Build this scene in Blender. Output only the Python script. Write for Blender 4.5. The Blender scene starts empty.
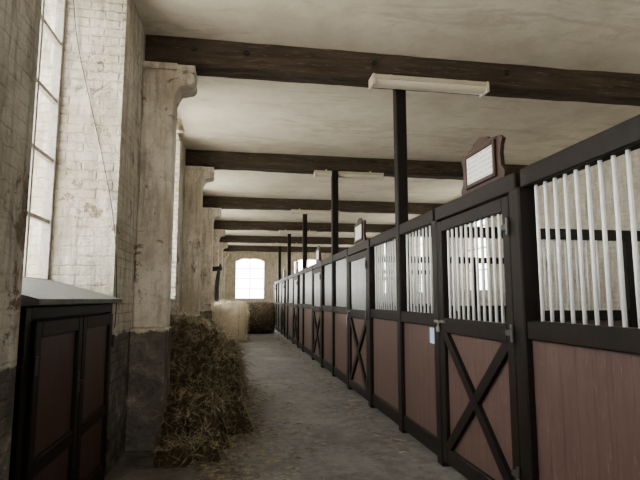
import bpy, bmesh, math, random
from mathutils import Vector, Matrix, noise
random.seed(7)
SC = bpy.context.scene
COL = SC.collection

# ------------------------------------------------------------------ materials
def new_mat(name):
    m = bpy.data.materials.new(name); m.use_nodes = True
    nt = m.node_tree; nt.nodes.clear()
    out = nt.nodes.new('ShaderNodeOutputMaterial')
    b = nt.nodes.new('ShaderNodeBsdfPrincipled')
    nt.links.new(b.outputs[0], out.inputs[0])
    return m, nt, b
def N(nt, t, **kw):
    n = nt.nodes.new(t)
    for k, v in kw.items(): setattr(n, k, v)
    return n
def noise_n(nt, vec, scale, detail=6, rough=.6, dist=0, out='Fac'):
    n = N(nt, 'ShaderNodeTexNoise'); n.inputs['Scale'].default_value = scale
    n.inputs['Detail'].default_value = detail; n.inputs['Roughness'].default_value = rough
    n.inputs['Distortion'].default_value = dist
    nt.links.new(vec, n.inputs['Vector']); return n.outputs[out]
def ramp(nt, fac, stops):
    r = N(nt, 'ShaderNodeValToRGB'); el = r.color_ramp.elements
    while len(el) < len(stops): el.new(.5)
    for e, (p, c) in zip(el, stops):
        e.position = p; e.color = (*c, 1) if len(c) == 3 else c
    nt.links.new(fac, r.inputs[0]); return r.outputs[0]
def mix(nt, fac, a, b, mode='MIX'):
    m = N(nt, 'ShaderNodeMix', data_type='RGBA', blend_type=mode)
    for s, v in ((m.inputs[0], fac), (m.inputs[6], a), (m.inputs[7], b)):
        if hasattr(v, 'node'): nt.links.new(v, s)
        elif isinstance(v, (int, float)): s.default_value = v
        else: s.default_value = (*v, 1)
    return m.outputs[2]
def mathn(nt, op, a, b=0.0, clamp=False):
    m = N(nt, 'ShaderNodeMath', operation=op, use_clamp=clamp)
    for s, v in ((m.inputs[0], a), (m.inputs[1], b)):
        if hasattr(v, 'node'): nt.links.new(v, s)
        else: s.default_value = v
    return m.outputs[0]
def pos(nt):
    return N(nt, 'ShaderNodeNewGeometry').outputs['Position']
def scaled(nt, v, s):
    m = N(nt, 'ShaderNodeMapping'); m.inputs['Scale'].default_value = s
    nt.links.new(v, m.inputs['Vector']); return m.outputs[0]
def bump(nt, b, h, strength=.5, dist=.02):
    n = N(nt, 'ShaderNodeBump'); n.inputs['Strength'].default_value = strength
    n.inputs['Distance'].default_value = dist
    nt.links.new(h, n.inputs['Height']); nt.links.new(n.outputs[0], b.inputs['Normal'])
def setc(nt, b, c, rough=.8, spec=None):
    if hasattr(c, 'node'): nt.links.new(c, b.inputs['Base Color'])
    else: b.inputs['Base Color'].default_value = (*c, 1)
    b.inputs['Roughness'].default_value = rough
    if spec is not None: b.inputs['Specular IOR Level'].default_value = spec

def mat_plaster_brick(name, base, dark, dado=True, brick=1.0, dadoz=1.18, flake=.60, dirt=1.0):
    m, nt, b = new_mat(name); p = pos(nt)
    sp = N(nt, 'ShaderNodeSeparateXYZ'); nt.links.new(p, sp.inputs[0])
    mid = noise_n(nt, p, 5, 10, .7, .4)
    wob = mathn(nt, 'MULTIPLY', mathn(nt, 'SUBTRACT', noise_n(nt, p, 7, 4, .6), .5), .07)
    wob2 = mathn(nt, 'MULTIPLY', mathn(nt, 'SUBTRACT', noise_n(nt, p, 14, 3, .6), .5), .05)
    s = mathn(nt, 'ADD', mathn(nt, 'ADD', sp.outputs[0], sp.outputs[1]), wob)
    cb = N(nt, 'ShaderNodeCombineXYZ'); nt.links.new(s, cb.inputs[0])
    nt.links.new(mathn(nt, 'ADD', sp.outputs[2], wob2), cb.inputs[1])
    br = N(nt, 'ShaderNodeTexBrick'); nt.links.new(cb.outputs[0], br.inputs['Vector'])
    br.inputs['Scale'].default_value = 1; br.inputs['Brick Width'].default_value = .27
    br.inputs['Row Height'].default_value = .085; br.inputs['Mortar Size'].default_value = .014
    br.inputs['Mortar Smooth'].default_value = 1
    br.inputs['Color1'].default_value = (1, 1, 1, 1); br.inputs['Color2'].default_value = (.8, .8, .8, 1)
    br.inputs['Mortar'].default_value = (.3, .3, .3, 1)
    big = noise_n(nt, p, 1.1, 8, .65); fine = noise_n(nt, p, 24, 10, .75)
    fill = ramp(nt, noise_n(nt, p, 3.1, 6, .6), [(.42, (1, 1, 1)), (.64, (.25, .25, .25))])
    streak = noise_n(nt, scaled(nt, p, (5, 5, .7)), 2.2, 8, .7, .3)
    c = ramp(nt, mid, [(.34, dark), (.50, base), (.8, tuple(min(1, x*1.08) for x in base))])
    k1, k2 = .8*dirt, .75*dirt
    c = mix(nt, ramp(nt, big, [(.42, (0, 0, 0)), (.60, (k1, k1, k1))]), c, tuple(x*y for x, y in zip(base, (.60, .565, .49))))
    c = mix(nt, ramp(nt, streak, [(.47, (0, 0, 0)), (.64, (k2, k2, k2))]), c, (.29, .26, .205))
    fl = ramp(nt, noise_n(nt, p, 2.3, 14, .78, .5), [(flake, (0, 0, 0)), (flake+.015, (.95, .95, .95))])
    c = mix(nt, fl, c, ramp(nt, fine, [(.4, (.18, .13, .095)), (.6, (.31, .25, .185))]))
    fl2 = ramp(nt, fine, [(.57, (0, 0, 0)), (.65, (.65, .65, .65))])
    c = mix(nt, fl2, c, (.28, .245, .20))
    c = mix(nt, mathn(nt, 'MULTIPLY', fill, .16*brick), c, br.outputs['Color'], 'MULTIPLY')
    if dado:
        zz = mathn(nt, 'ADD', sp.outputs[2], mathn(nt, 'MULTIPLY', mathn(nt, 'SUBTRACT', mid, .5), .16))
        f = mathn(nt, 'MULTIPLY', mathn(nt, 'SUBTRACT', dadoz, zz), 60, clamp=True)
        g = ramp(nt, mid, [(.32, (.075, .067, .058)), (.5, (.15, .137, .115)), (.60, (.22, .20, .17)), (.70, (.42, .385, .33))])
        g = mix(nt, fl2, g, (.06, .048, .04))
        c = mix(nt, f, c, g)
    setc(nt, b, c, .9, .2)
    h = mathn(nt, 'ADD', mathn(nt, 'MULTIPLY', mathn(nt, 'MULTIPLY', br.outputs['Color'], fill), .9*brick), mathn(nt, 'ADD', mathn(nt, 'MULTIPLY', mid, 1.5), mathn(nt, 'MULTIPLY', fine, 1.0)))
    bump(nt, b, h, 1, .034 if brick > .5 else .02)
    return m
def mat_wood(name, c1, c2, c3, axis=(1, 1, 1), rough=.6, wear=.7, bs=.3, spec=.5):
    m, nt, b = new_mat(name); p = pos(nt)
    v = scaled(nt, p, axis)
    n1 = noise_n(nt, v, 6, 8, .65, .5); n2 = noise_n(nt, v, 20, 6, .7)
    c = ramp(nt, n1, [(.3, c1), (.6, c2)])
    c = mix(nt, ramp(nt, n2, [(wear-.08, (0, 0, 0)), (wear+.05, (.8, .8, .8))]), c, c3)
    setc(nt, b, c, rough, spec); bump(nt, b, n2, bs, .01)
    return m
M = {}
M['wall'] = mat_plaster_brick('whitewashed_brick', (.83, .775, .68), (.54, .485, .40), flake=.575)
M['wall_r'] = mat_plaster_brick('right_wall_brick', (.80, .74, .62), (.62, .55, .44), dado=False, flake=.68, dirt=.6)
M['pil'] = mat_plaster_brick('pilaster_plaster', (.82, .765, .68), (.56, .495, .42), brick=.12, flake=.580, dirt=.9)
def mk_ceiling():
    m, nt, b = new_mat('ceiling_plaster'); p = pos(nt)
    a = noise_n(nt, p, .55, 6, .6, .3); c2 = noise_n(nt, p, 2.6, 10, .7, .3); c3 = noise_n(nt, scaled(nt, p, (.5, 2, 1)), 1.2, 8, .7, .8)
    c = ramp(nt, a, [(.3, (.58, .53, .44)), (.5, (.74, .69, .585)), (.7, (.80, .755, .655))])
    c = mix(nt, ramp(nt, c2, [(.42, (0, 0, 0)), (.68, (.5, .5, .5))]), c, (.50, .445, .35))
    c = mix(nt, ramp(nt, c3, [(.54, (0, 0, 0)), (.62, (.45, .45, .45)), (.66, (.12, .12, .12))]), c, (.40, .34, .255))
    setc(nt, b, c, .95, .2); bump(nt, b, c2, .4, .03); return m
M['ceil'] = mk_ceiling()
def mk_floor():
    m, nt, b = new_mat('worn_concrete_floor'); p = pos(nt)
    a = noise_n(nt, p, .9, 8, .65, .3); f = noise_n(nt, p, 7, 10, .75); g = noise_n(nt, p, 45, 6, .7)
    c = ramp(nt, a, [(.34, (.050, .047, .043)), (.5, (.092, .087, .080)), (.66, (.16, .151, .138))])
    c = mix(nt, ramp(nt, f, [(.47, (0, 0, 0)), (.68, (.75, .75, .75))]), c, (.21, .198, .18))
    c = mix(nt, ramp(nt, f, [(.32, (.8, .8, .8)), (.44, (0, 0, 0))]), c, (.028, .026, .024))
    c = mix(nt, ramp(nt, g, [(.57, (0, 0, 0)), (.68, (.65, .65, .65))]), c, (.03, .026, .022))
    setc(nt, b, c, .6, .4)
    bump(nt, b, mathn(nt, 'ADD', f, mathn(nt, 'MULTIPLY', g, .5)), .6, .02); return m
M['floor'] = mk_floor()
M['beam'] = mat_wood('old_beam_wood', (.026, .019, .014), (.070, .052, .038), (.17, .14, .11), (.22, 2.2, 2.2), .8, .64, .4, .12)
M['black'] = mat_wood('black_brown_wood', (.005, .0035, .003), (.010, .007, .0055), (.035, .027, .021), (2, 2, .6), .5, .70, .15, .15)
M['red'] = mat_wood('oxblood_boards', (.058, .033, .027), (.080, .047, .039), (.15, .105, .085), (3, 3, .4), .5, .66, .12, .3)
M['cabred'] = mat_wood('cabinet_panel_wood', (.035, .018, .014), (.058, .030, .024), (.13, .085, .07), (3, 3, .4), .45, .68, .15, .3)
M['bar'] = mat_wood('white_painted_iron', (.76, .77, .77), (.88, .89, .89), (.45, .42, .38), (2, 2, 2), .4, .74, .05)
M['frame'] = mat_wood('window_frame_paint', (.22, .20, .18), (.34, .31, .28), (.12, .08, .06), (2, 2, 2), .6, .6, .2)
M['sill'] = mat_wood('grey_sill', (.07, .07, .068), (.12, .12, .115), (.25, .24, .23), (2, 2, 2), .6, .66, .2, .25)
M['lampwhite'] = mat_wood('enamel_cream', (.46, .42, .32), (.55, .50, .39), (.3, .25, .18), (1, 2, 2), .4, .7, .05)
M['tube'] = mat_wood('frosted_diffuser', (.60, .56, .45), (.68, .63, .51), (.5, .44, .33), (1, 2, 2), .3, .75, .02)
M['signwood'] = mat_wood('sign_wood', (.022, .011, .008), (.038, .019, .013), (.10, .05, .03), (2, 2, 2), .4, .7, .1, .25)
M['metal'] = mat_wood('dull_metal', (.13, .12, .11), (.22, .20, .18), (.10, .07, .05), (2, 2, 2), .4, .66, .1)
M['iron'] = mat_wood('dark_iron', (.015, .013, .012), (.03, .026, .022), (.10, .06, .04), (2, 2, 2), .5, .66, .1)
def mk_paper():
    m, nt, b = new_mat('printed_paper'); p = pos(nt)
    sp = N(nt, 'ShaderNodeSeparateXYZ'); nt.links.new(p, sp.inputs[0])
    w = mathn(nt, 'FRACT', mathn(nt, 'MULTIPLY', sp.outputs[2], 26))
    line = mathn(nt, 'GREATER_THAN', w, .6)
    nn = noise_n(nt, scaled(nt, p, (1, 45, 3)), 3, 2)
    t = mathn(nt, 'MULTIPLY', line, mathn(nt, 'GREATER_THAN', nn, .5))
    setc(nt, b, mix(nt, mathn(nt, 'MULTIPLY', t, .55), (.72, .71, .68), (.1, .1, .12)), .5); return m
M['paper'] = mk_paper()
def mk_paperb():
    m, nt, b = new_mat('pale_blue_paper'); setc(nt, b, (.42, .54, .72), .6); return m
M['paperb'] = mk_paperb()
def mat_hay(name, a, c, d, sc=1):
    m, nt, b = new_mat(name); p = pos(nt)
    n1 = noise_n(nt, p, 4*sc, 8, .7, .6); n2 = noise_n(nt, scaled(nt, p, (1, 1, 4)), 35*sc, 6, .8, 1.5)
    col = ramp(nt, n1, [(.3, a), (.7, c)])
    col = mix(nt, ramp(nt, n2, [(.45, (0, 0, 0)), (.65, (.8, .8, .8))]), col, d)
    setc(nt, b, col, .95, .1); bump(nt, b, n2, 1, .04); return m
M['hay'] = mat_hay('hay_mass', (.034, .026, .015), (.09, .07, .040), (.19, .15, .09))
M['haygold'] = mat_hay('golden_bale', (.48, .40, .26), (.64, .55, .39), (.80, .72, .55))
M['haydark'] = mat_hay('dark_round_bale', (.05, .037, .024), (.085, .062, .040), (.13, .10, .065))
def mat_straw(name, c1, c2):
    m, nt, b = new_mat(name)
    n = noise_n(nt, pos(nt), 14, 2)
    setc(nt, b, ramp(nt, n, [(.35, c1), (.65, c2)]), .7, .2); return m
M['straw'] = mat_straw('straw_strands', (.095, .072, .042), (.42, .35, .225))
M['strawg'] = mat_straw('golden_strands', (.58, .49, .33), (.84, .76, .58))
def mk_glass():
    m = bpy.data.materials.new('window_glass'); m.use_nodes = True; nt = m.node_tree; nt.nodes.clear()
    o = nt.nodes.new('ShaderNodeOutputMaterial'); t = nt.nodes.new('ShaderNodeBsdfTransparent')
    t.inputs[0].default_value = (.95, .96, .95, 1)
    g = nt.nodes.new('ShaderNodeBsdfGlossy'); g.inputs['Roughness'].default_value = .1
    mx = nt.nodes.new('ShaderNodeMixShader'); mx.inputs[0].default_value = .05
    nt.links.new(t.outputs[0], mx.inputs[1]); nt.links.new(g.outputs[0], mx.inputs[2]); nt.links.new(mx.outputs[0], o.inputs[0])
    return m
M['glass'] = mk_glass()

# ------------------------------------------------------------------ mesh helpers
class B:
    def __init__(s): s.bm = bmesh.new()
    def box(s, x0, x1, y0, y1, z0, z1, bev=0):
        g = bmesh.ops.create_cube(s.bm, size=1)
        c = Vector(((x0+x1)/2, (y0+y1)/2, (z0+z1)/2)); d = (x1-x0, y1-y0, z1-z0)
        for v in g['verts']: v.co = Vector((v.co.x*d[0], v.co.y*d[1], v.co.z*d[2])) + c
        if bev:
            es = list({e for v in g['verts'] for e in v.link_edges})
            bmesh.ops.bevel(s.bm, geom=es, offset=bev, segments=1, affect='EDGES')
        return s
    def beam(s, a, b, w, t, up=Vector((1, 0, 0))):
        a, b = Vector(a), Vector(b); d = (b-a); L = d.length; d.normalize()
        sd = d.cross(up).normalized(); u = up.normalized()
        g = bmesh.ops.create_cube(s.bm, size=1); c = (a+b)/2
        for v in g['verts']:
            q = v.co.copy(); v.co = c + d*(q.x*L) + sd*(q.y*w) + u*(q.z*t)
        return s
    def cyl(s, a, b, r, n=8, r2=None):
        a, b = Vector(a), Vector(b); d = b-a
        rot = d.to_track_quat('Z', 'Y').to_matrix().to_4x4()
        bmesh.ops.create_cone(s.bm, cap_ends=True, segments=n, radius1=r, radius2=r if r2 is None else r2, depth=d.length,
                              matrix=Matrix.Translation((a+b)/2) @ rot)
        return s
    def prism(s, pts, axis, a0, a1):
        def P(p, a): return (p[0], a, p[1]) if axis == 'y' else (a, p[0], p[1])
        v0 = [s.bm.verts.new(P(p, a0)) for p in pts]; v1 = [s.bm.verts.new(P(p, a1)) for p in pts]
        s.bm.faces.new(v0); s.bm.faces.new(v1[::-1])
        for i in range(len(pts)):
            j = (i+1) % len(pts); s.bm.faces.new((v0[j], v0[i], v1[i], v1[j]))
        return s
    def obj(s, name, mat, parent=None, smooth=False):
        bm = s.bm
        bmesh.ops.recalc_face_normals(bm, faces=bm.faces)
        xs = [v.co for v in bm.verts]
        lo = Vector((min(v.x for v in xs), min(v.y for v in xs), min(v.z for v in xs)))
        hi = Vector((max(v.x for v in xs), max(v.y for v in xs), max(v.z for v in xs)))
        c = (lo+hi)/2; c.z = lo.z
        for v in bm.verts: v.co -= c
        me = bpy.data.meshes.new(name); bm.to_mesh(me); bm.free()
        if smooth:
            for p in me.polygons: p.use_smooth = True
        me.materials.append(M[mat])
        o = bpy.data.objects.new(name, me); o.location = c; COL.objects.link(o)
        if parent: put(o, parent)
        return o
def empty(name, loc):
    e = bpy.data.objects.new(name, None); e.location = loc; e.empty_display_size = .2; COL.objects.link(e); return e
def put(o, e):
    o.parent = e; o.matrix_parent_inverse = Matrix.Translation(-Vector(e.location))

# ------------------------------------------------------------------ room shell
XW, XO, XWIN = -1.08, -1.95, -1.58
XR = 6.4; Y0, Y1 = -5.0, 31.0; ZC = 4.45
SX = 1.91
BEAMS = [1.3, 5.70, 10.10, 14.65, 19.15, 23.65, 28.1]
B().box(XO, XR+.4, Y0-.4, Y1+.4, -.2, 0).obj('floor', 'floor')
B().box(XO, XR+.4, Y0-.4, Y1+.4, ZC, ZC+.25).obj('ceiling', 'ceil')

NA = 2.75
niches = [(b-5.70+NA, b-1.07) for b in BEAMS[1:]] + [(-1.65, .18)]
niches.sort()
w = B(); y = Y0-.4
NZT = 4.32
for (a, c) in niches:
    w.box(XO, XW, y, a, 0, ZC)
    first = abs(a-NA) < .01
    if first:
        w.box(XO, XWIN-.02, a, c, 0, 1.62)
    else:
        w.box(XO, XWIN, a, c, 0, 1.62); w.prism([(XWIN, 0), (XW, 0), (XW, 1.5), (XWIN, 1.62)], 'y', a, c)
    w.box(XO, XW, a, c, NZT, ZC)
    y = c
w.box(XO, XW, y, Y1+.4, 0, ZC)
w.obj('wall_left', 'wall')

def window(idx, plane, a, c, z0, z1, at, nh=3, nv=4, fw=.05):
    fr = B(); d = .035
    def bx(p0, p1, q0, q1, t=d):
        if plane == 'x': fr.box(at-t, at+t, p0, p1, q0, q1)
        else: fr.box(p0, p1, at-t, at+t, q0, q1)
    bx(a, a+fw, z0, z1); bx(c-fw, c, z0, z1); bx(a+fw, c-fw, z0, z0+fw); bx(a+fw, c-fw, z1-fw, z1)
    for i in range(1, nh):
        p = a+(c-a)*i/nh; bx(p-.018, p+.018, z0+fw, z1-fw, .024)
    for i in range(1, nv):
        q = z0+(z1-z0)*i/nv; bx(a+fw, c-fw, q-.017, q+.017, .021)
    e = empty('window_%d' % idx, ((at, (a+c)/2, z0) if plane == 'x' else ((a+c)/2, at, z0)))
    fr.obj('frame', 'frame', e)
    g = B()
    if plane == 'x': g.box(at-.003, at+.003, a+fw, c-fw, z0+fw, z1-fw)
    else: g.box(a+fw, c-fw, at-.003, at+.003, z0+fw, z1-fw)
    g.obj('glass_panes', 'glass', e)
def portal(name, loc, rot, sx, sy):
    l = bpy.data.lights.new(name, 'AREA'); l.shape = 'RECTANGLE'; l.size = sx; l.size_y = sy
    l.cycles.is_portal = True
    o = bpy.data.objects.new(name, l); o.location = loc; o.rotation_euler = rot; COL.objects.link(o)
wi = 1
for (a, c) in niches:
    window(wi, 'x', a, c, 1.62, NZT, XWIN-.06, 4, 5); wi += 1
    portal('window_portal', (XO+.02, (a+c)/2, (1.62+NZT)/2), (0, -math.pi/2, 0), NZT-1.62, c-a)

rw = [(-2.5, -1), (2.0, 3.6), (12.2, 13.8), (16.7, 18.3), (21.2, 22.8), (25.7, 27.3)]
w = B(); y = Y0-.4
for (a, c) in rw:
    w.box(XR, XR+.4, y, a, 0, ZC); w.box(XR, XR+.4, a, c, 0, 1.7); w.box(XR, XR+.4, a, c, 4.1, ZC); y = c
w.box(XR, XR+.4, y, Y1+.4, 0, ZC)
w.obj('wall_right', 'wall_r')
for (a, c) in rw:
    zb = 1.7
    window(wi, 'x', a, c, zb, 4.1, XR+.2, 3, 4); wi += 1
    portal('window_portal', (XR+.38, (a+c)/2, (zb+4.1)/2), (0, math.pi/2, 0), 4.1-zb, c-a)
w = B(); x = XO
ew = [(-.2, 1.6), (3.4, 5.2)]
for (a, c) in ew:
    w.box(x, a, Y1, Y1+.4, 0, ZC); w.box(a, c, Y1, Y1+.4, 0, 1.5); w.box(a, c, Y1, Y1+.4, 4.0, ZC); x = c
    cx, hwid = (a+c)/2, (c-a)/2
    for sgn in (-1, 1):
        arc = [(cx+sgn*hwid*t/8, 4.0-.25*(t/8)**2.2) for t in range(0, 9)]
        w.prism([(cx+sgn*hwid, 4.0)]+arc[::-1][:8]+[(cx, 4.0)], 'y', Y1, Y1+.14)
w.box(x, XR, Y1, Y1+.4, 0, ZC)
w.obj('wall_end', 'wall_r')
for (a, c) in ew:
    window(wi, 'y', a, c, 1.5, 4.0, Y1+.2, 2, 4); wi += 1
    portal('window_portal', ((a+c)/2, Y1+.38, 2.75), (math.pi/2*-1, 0, 0), c-a, 2.5)
w = B()
w.box(XO, -.3, Y0-.4, Y0, 0, ZC); w.box(1.1, XR, Y0-.4, Y0, 0, ZC); w.box(-.3, 1.1, Y0-.4, Y0, 2.3, ZC)  # unseen door opening added behind the camera, sized for the frontal light it admits
w.obj('wall_back', 'wall')
portal('added_doorway_portal', (.4, Y0-.38, 1.15), (math.pi/2, 0, 0), 1.4, 2.3)

# ------------------------------------------------------------------ ceiling beams
def rough_beam(yc, i):
    bm = bmesh.new(); n = 110
    y0, y1, z0, z1 = yc-.15, yc+.15, 4.13, ZC-.002
    k = .02
    prof = [(y0, z0+k), (y0, (z0+z1)/2), (y0, z1), (y1, z1), (y1, (z0+z1)/2), (y1, z0+k), (y1-k, z0), ((y0+y1)/2, z0), (y0+k, z0)]
    rows = []
    for j in range(n+1):
        x = XW+.002+(XR-XW-.004)*j/n; r = []
        for q, (py, pz) in enumerate(prof):
            nz = noise.noise(Vector((x*1.5, py*3+i*7, pz*3)))*.024+noise.noise(Vector((x*4, py*9+i, pz*9)))*.012
            dz = nz if pz < z1-.01 else 0
            r.append(bm.verts.new((x, py+nz, pz+dz)))
        rows.append(r)
    for j in range(n):
        for q in range(len(prof)):
            p = (q+1) % len(prof); bm.faces.new((rows[j][q], rows[j][p], rows[j+1][p], rows[j+1][q]))
    bm.faces.new(rows[0]); bm.faces.new(rows[-1][::-1])
    b = B(); b.bm.free(); b.bm = bm
    e = empty('ceiling_beam', (2, yc, 4.13))
    b.obj('timber', 'beam', e)
    bl = B()
    for x in (-.55, .05, 1.55, 3.3):
        bl.cyl((x, y0-.03, 4.33), (x, y0+.02, 4.33), .035, 10); bl.cyl((x, y0-.05, 4.33), (x, y0-.025, 4.33), .015, 6)
    bl.obj('bolt_plates', 'iron', e)
for i, yc in enumerate(BEAMS): rough_beam(yc, i)

# ------------------------------------------------------------------ pilasters with scroll corbels
for yc in BEAMS:
    ya, yb = yc-.2, yc+.15
    PX = -.745
    e = empty('pilaster', (PX, yc, 0))
    B().box(XW+.001, PX, ya, yb, 1.2, 4.10, .012).obj('shaft', 'pil', e)
    B().box(XW+.001, PX+.02, ya-.14, yb, 0, 1.2, .015).obj('plinth', 'pil', e)
    pts = [(PX, 4.10), (PX+.22, 4.10), (PX+.22, 4.02)]
    for t in range(0, 9):
        a = math.radians(90 - t*22.5)
        pts.append((PX+.15+.075*math.cos(a), 3.945+.075*math.sin(a)))
    pts += [(PX+.06, 3.85), (PX+.03, 3.80), (PX, 3.72)]
    B().prism(pts, 'y', ya, yb).obj('corbel', 'pil', e)
    B().box(XW+.001, PX+.03, ya-.03, yb+.03, 4.03, 4.10).obj('abacus', 'pil', e)

# ------------------------------------------------------------------ cabinet in the first niche
e = empty('wooden_cabinet', (-1.1, 3.7, 0))
ca, cc = 2.80, 4.60
B().box(-1.55, -1.11, ca, cc, .0, 1.46).obj('carcass', 'black', e)
fr = B(); F0, F1 = -1.11, -1.07
midy = (ca+cc)/2
fr.box(F0, F1, ca, ca+.07, 0, 1.46, .004); fr.box(F0, F1, cc-.07, cc, 0, 1.46, .004)
fr.box(F0, F1, ca+.07, cc-.07, 1.39, 1.46, .004); fr.box(F0, F1, ca+.07, cc-.07, 0, .09, .004)
fr.obj('face_frame', 'black', e)
for k, (a, c) in enumerate(((ca+.08, midy-.008), (midy+.008, cc-.08))):
    d = B(); D0, D1 = -1.085, -1.045; z0, z1 = .1, 1.38; s = .085
    d.box(D0, D1, a, a+s, z0, z1, .006); d.box(D0, D1, c-s, c, z0, z1, .006)
    for (q0, q1) in ((z0, z0+.09), (.56, .65), (z1-.09, z1)): d.box(D0, D1, a+s, c-s, q0, q1, .006)
    d.obj('door_%d_frame' % (k+1), 'black', e)
    p = B(); p.box(D0-.005, D0+.016, a+s, c-s, z0+.09, .56); p.box(D0-.005, D0+.016, a+s, c-s, .65, z1-.09)
    p.obj('door_%d_panels' % (k+1), 'cabred', e)
h = B()
for z in (.3, 1.15):
    h.cyl((-1.035, ca+.075, z-.05), (-1.035, ca+.075, z+.05), .012); h.cyl((-1.035, cc-.075, z-.05), (-1.035, cc-.075, z+.05), .012)
h.cyl((-1.045, midy-.05, .95), (-1.01, midy-.05, .95), .014, 10); h.box(-1.046, -1.04, midy-.07, midy-.03, .88, 1.02)
h.obj('hinges_and_knob', 'iron', e)
B().prism([(-1.0, 1.47), (-1.0, 1.50), (-1.575, 1.66), (-1.575, 1.62), (-1.11, 1.46)], 'y', NA+.01, 4.625).obj('sloped_lid', 'sill', e)

def curve(name, pts, r, mat, parent=None):
    cu = bpy.data.curves.new(name, 'CURVE'); cu.dimensions = '3D'; cu.bevel_depth = r; cu.bevel_resolution = 2
    s = cu.splines.new('BEZIER'); s.bezier_points.add(len(pts)-1)
    for bp, p in zip(s.bezier_points, pts):
        bp.co = p; bp.handle_left_type = bp.handle_right_type = 'AUTO'
    cu.materials.append(M[mat]); o = bpy.data.objects.new(name, cu); COL.objects.link(o)
    if parent: put(o, parent)
    return o
curve('electric_cable', [(-1.55, 4.60, 4.32), (-1.50, 4.61, 3.9), (-1.36, 4.615, 3.3), (-1.22, 4.615, 2.75), (-1.10, 4.60, 2.2), (-1.068, 4.66, 1.75), (-1.068, 4.72, 1.35), (-1.069, 4.70, 1.25)], .004, 'iron')

# ------------------------------------------------------------------ stalls
TOP, TB = 2.37, 2.24
MT, MB = 1.36, 1.24
starts = [-1.0, 3.1, 7.0, 11.15, 15.7, 20.3, 24.8]
poles = [1.3, 5.66, 9.85, 14.5, 19.1, 23.6]
END = 26.5
def bars(b, ya, yb, z0, z1, x, sp=.098):
    n = max(2, round((yb-ya)/sp))
    for i in range(1, n):
        yy = ya+(yb-ya)*i/n; b.cyl((x, yy, z0-.02), (x, yy, z1+.02), .0115, 8)
def panel(e, ya, yb, k):
    fr = B(); x0, x1 = SX-.045, SX+.045
    fr.box(x0-.01, x1, ya, yb, TB, TOP, .008); fr.box(x0-.01, x1, ya, yb, MB, MT, .008); fr.box(x0, x1, ya, yb, .04, .2, .006)
    fr.obj('rails_%d' % k, 'black', e)
    bb = B(); bars(bb, ya, yb, MT, TB, SX); bb.obj('bars_%d' % k, 'bar', e, True)
    br = B(); n = max(1, round((yb-ya)/.14))
    for i in range(n):
        q0 = ya+(yb-ya)*i/n; q1 = ya+(yb-ya)*(i+1)/n
        br.box(SX-.02, SX+.02, q0+.0004, q1-.0004, .19, MB+.01, .001)
    br.obj('boards_%d' % k, 'red', e)
for i, s in enumerate(starts):
    nxt = starts[i+1] if i+1 < len(starts) else END
    e = empty('horse_stall', (SX, (s+nxt)/2, 0))
    pb = B(); W = .065
    pb.box(SX-.07, SX+.07, s-W, s+W, 0, TB+.01, .01); pb.box(SX-.07, SX+.07, s+1.36, s+1.48, 0, TB+.01, .01)
    pb.obj('posts', 'black', e)
    B().box(SX-.055, SX+.045, s, s+1.42, TB, TOP, .008).obj('lintel', 'black', e)
    da, dc = s+W+.01, s+1.35; d = B(); x0, x1 = SX-.065, SX-.005; t = .095
    d.box(x0, x1, da, da+t, .06, 2.22, .006); d.box(x0, x1, dc-t, dc, .06, 2.22, .006)
    for (q0, q1) in ((.06, .19), (1.20, 1.33), (2.12, 2.22)): d.box(x0, x1, da+t, dc-t, q0, q1, .006)
    d.beam((SX-.048, da+t, .19), (SX-.048, dc-t, 1.20), .085, .036); d.beam((SX-.046, dc-t, .19), (SX-.046, da+t, 1.20), .085, .036)
    d.obj('door_frame', 'black', e)
    r = B(); n = 8
    for j in range(n):
        q0 = da+t+(dc-da-2*t)*j/n; q1 = da+t+(dc-da-2*t)*(j+1)/n
        r.box(SX-.03, SX-.006, q0+.0004, q1-.0004, .18, 1.21, .001)
    r.obj('door_boards', 'red', e)
    bb = B(); bars(bb, da+t, dc-t, 1.33, 2.12, SX-.035, .088); bb.obj('door_bars', 'bar', e, True)
    hw = B()
    for z in (.35, 1.27, 2.0):
        hw.cyl((SX-.085, da-.01, z-.06), (SX-.085, da-.01, z+.06), .013); hw.box(SX-.076, SX-.066, da-.01, da+.09, z-.02, z+.02)
    hw.obj('hinges', 'iron', e)
    lt = B(); lt.box(SX-.085, SX-.066, dc-.13, dc+.08, 1.285, 1.305); lt.cyl((SX-.115, dc-.07, 1.295), (SX-.07, dc-.07, 1.295), .014, 10)
    lt.box(SX-.095, SX-.07, dc-.03, dc+.01, 1.20, 1.25, .006); lt.cyl((SX-.083, dc-.022, 1.25), (SX-.083, dc-.022, 1.285), .005); lt.cyl((SX-.083, dc+.002, 1.25), (SX-.083, dc+.002, 1.285), .005)
    lt.obj('latch', 'metal', e)
    if i < len(poles):
        p = poles[i]
        panel(e, s+1.48, p-.067, 1); panel(e, p+.067, nxt-W if nxt != END else END, 2)
        pr = B(); px0, px1 = SX+.07, XR-.02
        pr.box(px0, px1, p-.05, p+.05, 2.24, 2.37, .008); pr.box(px0, px1, p-.05, p+.05, 1.24, 1.36, .008); pr.box(px0, px1, p-.04, p+.04, .04, .2)
        for xx in (3.4, 4.9): pr.box(xx-.05, xx+.05, p-.049, p+.049, .0, 2.24)
        pr.obj('partition_rails', 'black', e)
        bo = B(); bo.box(px0, px1, p-.02, p+.02, .2, 1.24); bo.obj('partition_boards', 'red', e)
        pbb = B(); n = 30
        for j in range(1, n):
            xx = px0+(px1-px0)*j/n; pbb.cyl((xx, p, 1.34), (xx, p, 2.26), .0105, 6)
        pbb.obj('partition_bars', 'bar', e, True)
    else:
        B().box(SX-.06, SX+.06, END-.1, END, 0, TOP, .01).obj('end_post', 'black', e)
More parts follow.
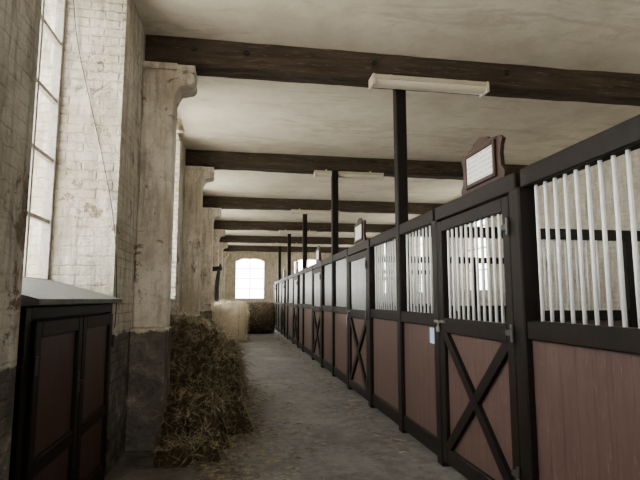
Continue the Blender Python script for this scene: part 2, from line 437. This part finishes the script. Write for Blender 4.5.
for p in poles:
    e = empty('support_post', (SX, p, 0))
    B().box(SX-.065, SX+.065, p-.065, p+.065, 0, 4.11, .012).obj('shaft', 'black', e)

# ------------------------------------------------------------------ signs on the top rail
def sign(yc, sc=1.0):
    e = empty('stall_sign', (SX, yc, TOP))
    hw = .30*sc; z0 = TOP
    L = [(-hw-.05, 0), (-hw-.06, .05), (-hw-.015, .10), (-hw-.005, .20), (-hw-.02, .26), (-hw-.045, .30), (-hw, .335), (-hw+.08, .345),
         (-.14, .36), (-.11, .385), (-.05, .405), (0, .415)]
    pts = L+[(-a, b) for a, b in L[::-1][1:]]
    B().prism([(yc+a, z0+b*sc) for a, b in pts], 'x', SX-.03, SX+.0).obj('backboard', 'signwood', e)
    f = B(); x0, x1 = SX-.05, SX-.03; a, c, q0, q1 = yc-.25*sc, yc+.25*sc, z0+.035*sc, z0+.325*sc; t = .035
    f.box(x0, x1, a, a+t, q0, q1, .006); f.box(x0, x1, c-t, c, q0, q1, .006); f.box(x0, x1, a+t, c-t, q0, q0+t, .006); f.box(x0, x1, a+t, c-t, q1-t, q1, .006)
    f.obj('moulding', 'signwood', e)
    B().box(SX-.04, SX-.031, a+t, c-t, q0+t, q1-t).obj('paper', 'paper', e)
for yc in (3.62, 7.68, 11.85, 16.4, 21.0): sign(yc)
def notice(yc, z, w_, h_, mat):
    e = empty('paper_notice', (SX-.03, yc, z))
    B().box(SX-.026, SX-.0235, yc-w_/2, yc+w_/2, z, z+h_).obj('sheet', mat, e)
    p = B(); p.cyl((SX-.031, yc, z+h_-.012), (SX-.026, yc, z+h_-.012), .005); p.obj('pin', 'metal', e)
notice(4.71, 1.07, .16, .15, 'paperb'); notice(8.62, 1.03, .13, .17, 'paper'); notice(12.85, 1.03, .14, .17, 'paper')

# ------------------------------------------------------------------ fluorescent fixtures
for yb in BEAMS[1:6]:
    y = yb-.235 if yb < 6 else yb-.18
    e = empty('fluorescent_light_fixture', (2.2, y, 4.0)); x0, x1 = 1.50, 2.94
    B().prism([(y-.08, 4.108), (y+.085, 4.108), (y+.10, 4.05), (y-.10, 4.05)], 'x', x0, x1).obj('housing', 'lampwhite', e)
    pts = [(y+.085*math.cos(math.radians(a)), 4.05+.065*math.sin(math.radians(a))) for a in range(180, 361, 15)]
    B().prism(pts, 'x', x0+.03, x1-.03).obj('diffuser', 'tube', e, False)
    c = B(); c.box(x0-.004, x0+.03, y-.10, y+.10, 3.98, 4.108, .005); c.box(x1-.03, x1+.004, y-.10, y+.10, 3.98, 4.108, .005)
    for xx in (x0+.25, x1-.25): c.box(xx-.02, xx+.02, y+.02, y+.098, 4.10, 4.16)
    c.obj('end_caps', 'lampwhite', e)

e = empty('wall_lamp', (-.98, 7.55, 3.95))
B().box(XW+.001, XW+.03, 7.47, 7.63, 4.0, 4.2, .005).obj('wall_plate', 'lampwhite', e)
B().cyl((XW+.02, 7.55, 4.15), (-.93, 7.55, 4.2), .012).obj('arm', 'iron', e)
B().cyl((-.93, 7.55, 4.02), (-.93, 7.55, 4.2), .09, 16, .03).obj('shade', 'lampwhite', e, True)

e = empty('harness_rack', (-.9, 15.5, 2.2))
b = B(); b.box(XW+.001, XW+.04, 15.2, 17.0, 2.35, 2.45)
for k in range(5):
    yy = 15.3+k*.38; b.cyl((XW+.03, yy, 2.4), (-.55, yy, 2.46), .022); b.cyl((-.55, yy, 2.45), (-.55, yy, 2.56), .02)
b.obj('peg_rail', 'iron', e)
for k in (1, 3, 4):
    yy = 15.3+k*.38
    curve('strap_%d' % k, [(-.60, yy, 2.48), (-.65, yy+.07, 1.9), (-.66, yy, 1.45), (-.68, yy-.08, 1.9), (-.61, yy, 2.48)], .022, 'iron', e)

# ------------------------------------------------------------------ hay
def add_strands(bm, pts, n, lmin, lmax, w, flat=.35, rnd=random):
    for _ in range(n):
        p, nrm = pts[rnd.randrange(len(pts))]
        d = Vector((rnd.gauss(0, 1), rnd.gauss(0, 1), rnd.gauss(0, 1)))
        d -= nrm*d.dot(nrm)*(1-flat)
        if d.length < .01: continue
        d.normalize(); L = rnd.uniform(lmin, lmax)
        if d.dot(nrm) < 0: d = d - 2*nrm*d.dot(nrm)
        s = d.cross(Vector((rnd.gauss(0, 1), rnd.gauss(0, 1), rnd.gauss(0, 1)))).normalized()*w
        p = p + nrm*.004 + Vector((rnd.uniform(-.02, .02), rnd.uniform(-.02, .02), 0))
        m_ = p + d*L*.5 + nrm*L*.06; q = p + d*L - Vector((0, 0, L*.12))
        if q.z < .006: q.z = .006
        if m_.z < .008: m_.z = .008
        if q.x < XW+.01: q.x = XW+.01
        if m_.x < XW+.01: m_.x = XW+.01
        v = [bm.verts.new(c) for c in (p-s, p+s, m_+s, m_-s, q+s*.5, q-s*.5)]
        bm.faces.new((v[0], v[1], v[2], v[3])); bm.faces.new((v[3], v[2], v[4], v[5]))
blocks = [(-.70, -.16, 4.9, 6.0, .16), (-.70, -.16, 5.2, 6.2, .42), (-1.06, .08, 5.9, 8.3, .44), (-1.06, .02, 6.05, 8.8, .80),
          (-1.06, -.20, 6.1, 8.7, 1.03), (-1.06, -.50, 6.2, 8.5, 1.15)]
def hayH(x, y):
    wx = x+noise.noise(Vector((x*2.5, y*2.5, 3)))*.16+noise.noise(Vector((x*7, y*7, 5)))*.07; wy = y+noise.noise(Vector((x*2.5, y*2.5, 9)))*.24+noise.noise(Vector((x*8, y*8, 15)))*.08
    h = 0
    for (a, b_, c, d, H) in blocks:
        u = abs((wx-(a+b_)/2)/((b_-a)/2)) if wx > (a+b_)/2 or a > -1 else 0
        v = abs((wy-(c+d)/2)/((d-c)/2))
        if u < 1 and v < 1: h = max(h, H*((1-u**8)*(1-v**8))**.26)
    if h > 0: h += (noise.noise(Vector((x*5, y*5, 0)))*.16+noise.noise(Vector((x*14, y*14, 2)))*.11)*min(1, h*3)
    return max(h, 0)
bm = bmesh.new(); st = .025; nx = int(1.3/st); ny = int(4.2/st); G = {}
for i in range(nx+1):
    for j in range(ny+1):
        x = XW+.008+i*st; y = 4.8+j*st
        if x < -.71 and y < 5.87: G[i, j] = None; continue
        h = hayH(x, y)
        jx = noise.noise(Vector((x*12, y*12, h*9)))*.08+noise.noise(Vector((y*3, h*6, 4)))*.08*min(1, h*3) if i > 0 else 0
        G[i, j] = bm.verts.new((max(x+jx, XW+.006), y+noise.noise(Vector((y*12, x*12, h*9+4)))*.07, h+.001))
for i in range(nx):
    for j in range(ny):
        q = [G[i, j], G[i+1, j], G[i+1, j+1], G[i, j+1]]
        if None in q or max(v.co.z for v in q) < .004: continue
        bm.faces.new(q)
bmesh.ops.delete(bm, geom=[v for v in bm.verts if not v.link_faces], context='VERTS')
bm.normal_update()
pts = []
for f in bm.faces:
    k = 1+int(f.calc_area()/(st*st)*.9)
    for _ in range(min(k, 8)):
        t = random.random(); pts.append((f.calc_center_median().lerp(random.choice(f.verts).co, t*.9), f.normal.copy()))
e = empty('hay_pile', (-.6, 6.8, 0))
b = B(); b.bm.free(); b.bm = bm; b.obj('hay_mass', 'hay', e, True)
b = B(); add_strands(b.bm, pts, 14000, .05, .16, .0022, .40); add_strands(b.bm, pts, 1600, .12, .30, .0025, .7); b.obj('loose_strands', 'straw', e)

def rbox_mesh(cx, cy, z0, sx, sy, sz, amp=.03, n=14, seed=0):
    bm = bmesh.new(); bmesh.ops.create_cube(bm, size=2)
    bmesh.ops.subdivide_edges(bm, edges=bm.edges, cuts=n, use_grid_fill=True)
    for v in bm.verts:
        c = v.co; q = Vector((c.x*sx/2, c.y*sy/2, c.z*sz/2))
        r = .08; inner = Vector((max(-sx/2+r, min(sx/2-r, q.x)), max(-sy/2+r, min(sy/2-r, q.y)), max(-sz/2+r, min(sz/2-r, q.z))))
        dd = q-inner
        if dd.length > 0: q = inner+dd.normalized()*r
        q += (q.normalized())*noise.noise(q*5+Vector((seed, 0, 0)))*amp*2
        v.co = q+Vector((cx, cy, z0+sz/2))
        v.co.z = max(v.co.z, z0+.001)
    bm.normal_update(); return bm
def bale(name, cx, cy, z0, sx, sy, sz, mat, smat, seed, ns=1500):
    bm = rbox_mesh(cx, cy, z0, sx, sy, sz, seed=seed)
    pts = [(f.calc_center_median()+Vector((random.uniform(-.04, .04),)*3), f.normal.copy()) for f in bm.faces]
    e = empty(name, (cx, cy, z0))
    b = B(); b.bm.free(); b.bm = bm; b.obj('bale_body', mat, e, True)
    b = B(); add_strands(b.bm, pts, ns, .08, .22, .005, .3); b.obj('straw_ends', smat, e)
    for k, f in enumerate((-.28, .28)):
        x = cx+sx*f; yq = cy-sy/2-.012
        t = B()
        t.box(x-.006, x+.006, yq, yq+.01, z0+.06, z0+sz-.06); t.box(x-.006, x+.006, cy-sy/2+.06, cy+sy/2-.06, z0+sz, z0+sz+.01)
        t.obj('twine_%d' % (k+1), 'straw', e)
bale('hay_bale', -.28, 18.4, 0, 1.16, .85, 1.38, 'haygold', 'strawg', 1, 2600)
# round bale
e = empty('round_hay_bale', (.98, 22.5, 0))
bm = bmesh.new(); n, m_ = 48, 16; R = .68; rows = []
for j in range(m_+1):
    r = []
    for i in range(n):
        a = 2*math.pi*i/n; f = j/m_; ed = min(f, 1-f); rr = R*(1-.08*max(0, 1-ed*8)**2)+noise.noise(Vector((math.cos(a)*3, math.sin(a)*3, f*5)))*.03
        r.append(bm.verts.new((.30+1.3*f, 22.5+rr*math.cos(a), max(.003, R-.01+rr*math.sin(a)))))
    rows.append(r)
for j in range(m_):
    for i in range(n): bm.faces.new((rows[j][i], rows[j][(i+1) % n], rows[j+1][(i+1) % n], rows[j+1][i]))
bm.faces.new(rows[0][::-1]); bm.faces.new(rows[-1]); bm.normal_update()
pts = [(f.calc_center_median(), f.normal.copy()) for f in bm.faces if f.calc_area() < 1]
b = B(); b.bm.free(); b.bm = bm; b.obj('rolled_body', 'haydark', e, True)
b = B(); add_strands(b.bm, pts, 900, .08, .2, .005, .3); b.obj('straw_ends', 'straw', e)
# loose straw over floor
pts = []
for _ in range(2600):
    y = random.uniform(3.6, 9.5); x = -.30+abs(random.gauss(0, .40))
    if x > -.62: pts.append((Vector((min(x, 1.7), y, .004)), Vector((0, 0, 1))))
for _ in range(900):
    y = random.uniform(2.5, 22); x = random.choice((random.uniform(-.5, 1.7), 1.72-abs(random.gauss(0, .15))))
    pts.append((Vector((x, y, .004)), Vector((0, 0, 1))))
b = B(); add_strands(b.bm, pts, 4200, .03, .14, .0028, .02); b.obj('scattered_straw', 'straw')

# ------------------------------------------------------------------ light : bright hazy sky, brightest to the left / far end
wd = bpy.data.worlds.new('sky'); SC.world = wd; wd.use_nodes = True
nt = wd.node_tree; bg = nt.nodes['Background']
tc = nt.nodes.new('ShaderNodeTexCoord'); sp = nt.nodes.new('ShaderNodeSeparateXYZ'); nt.links.new(tc.outputs['Generated'], sp.inputs[0])
mp = nt.nodes.new('ShaderNodeMapRange'); mp.inputs[1].default_value = -1; mp.inputs[2].default_value = 1
nt.links.new(sp.outputs[2], mp.inputs[0])
c1 = ramp(nt, mp.outputs[0], [(.40, (.70, .645, .555)), (.52, (1, .985, .955))])
nt.links.new(c1, bg.inputs[0])
d = mathn(nt, 'ADD', mathn(nt, 'MULTIPLY', sp.outputs[0], -.9), mathn(nt, 'MULTIPLY', sp.outputs[1], .45))
m2 = nt.nodes.new('ShaderNodeMapRange'); m2.inputs[1].default_value = -.9; m2.inputs[2].default_value = .8
m2.inputs[3].default_value = 8.0; m2.inputs[4].default_value = 25.0
nt.links.new(d, m2.inputs[0]); nt.links.new(m2.outputs[0], bg.inputs[1])

# ------------------------------------------------------------------ camera
cam = bpy.data.cameras.new('camera'); co = bpy.data.objects.new('camera', cam); COL.objects.link(co)
cam.sensor_width = 36; cam.lens = 28.125; cam.clip_start = .05
ph, th = math.atan2(82, 503.5), math.atan2(59, 500)
F = Vector((math.sin(ph)*math.cos(th), math.cos(ph)*math.cos(th), math.sin(th)))
Rr = Vector((math.cos(ph), -math.sin(ph), 0)); U = Rr.cross(F)
mt = Matrix((Rr, U, -F)).transposed().to_4x4(); mt.translation = (0, 0, 1.5)
co.matrix_world = mt
SC.camera = co
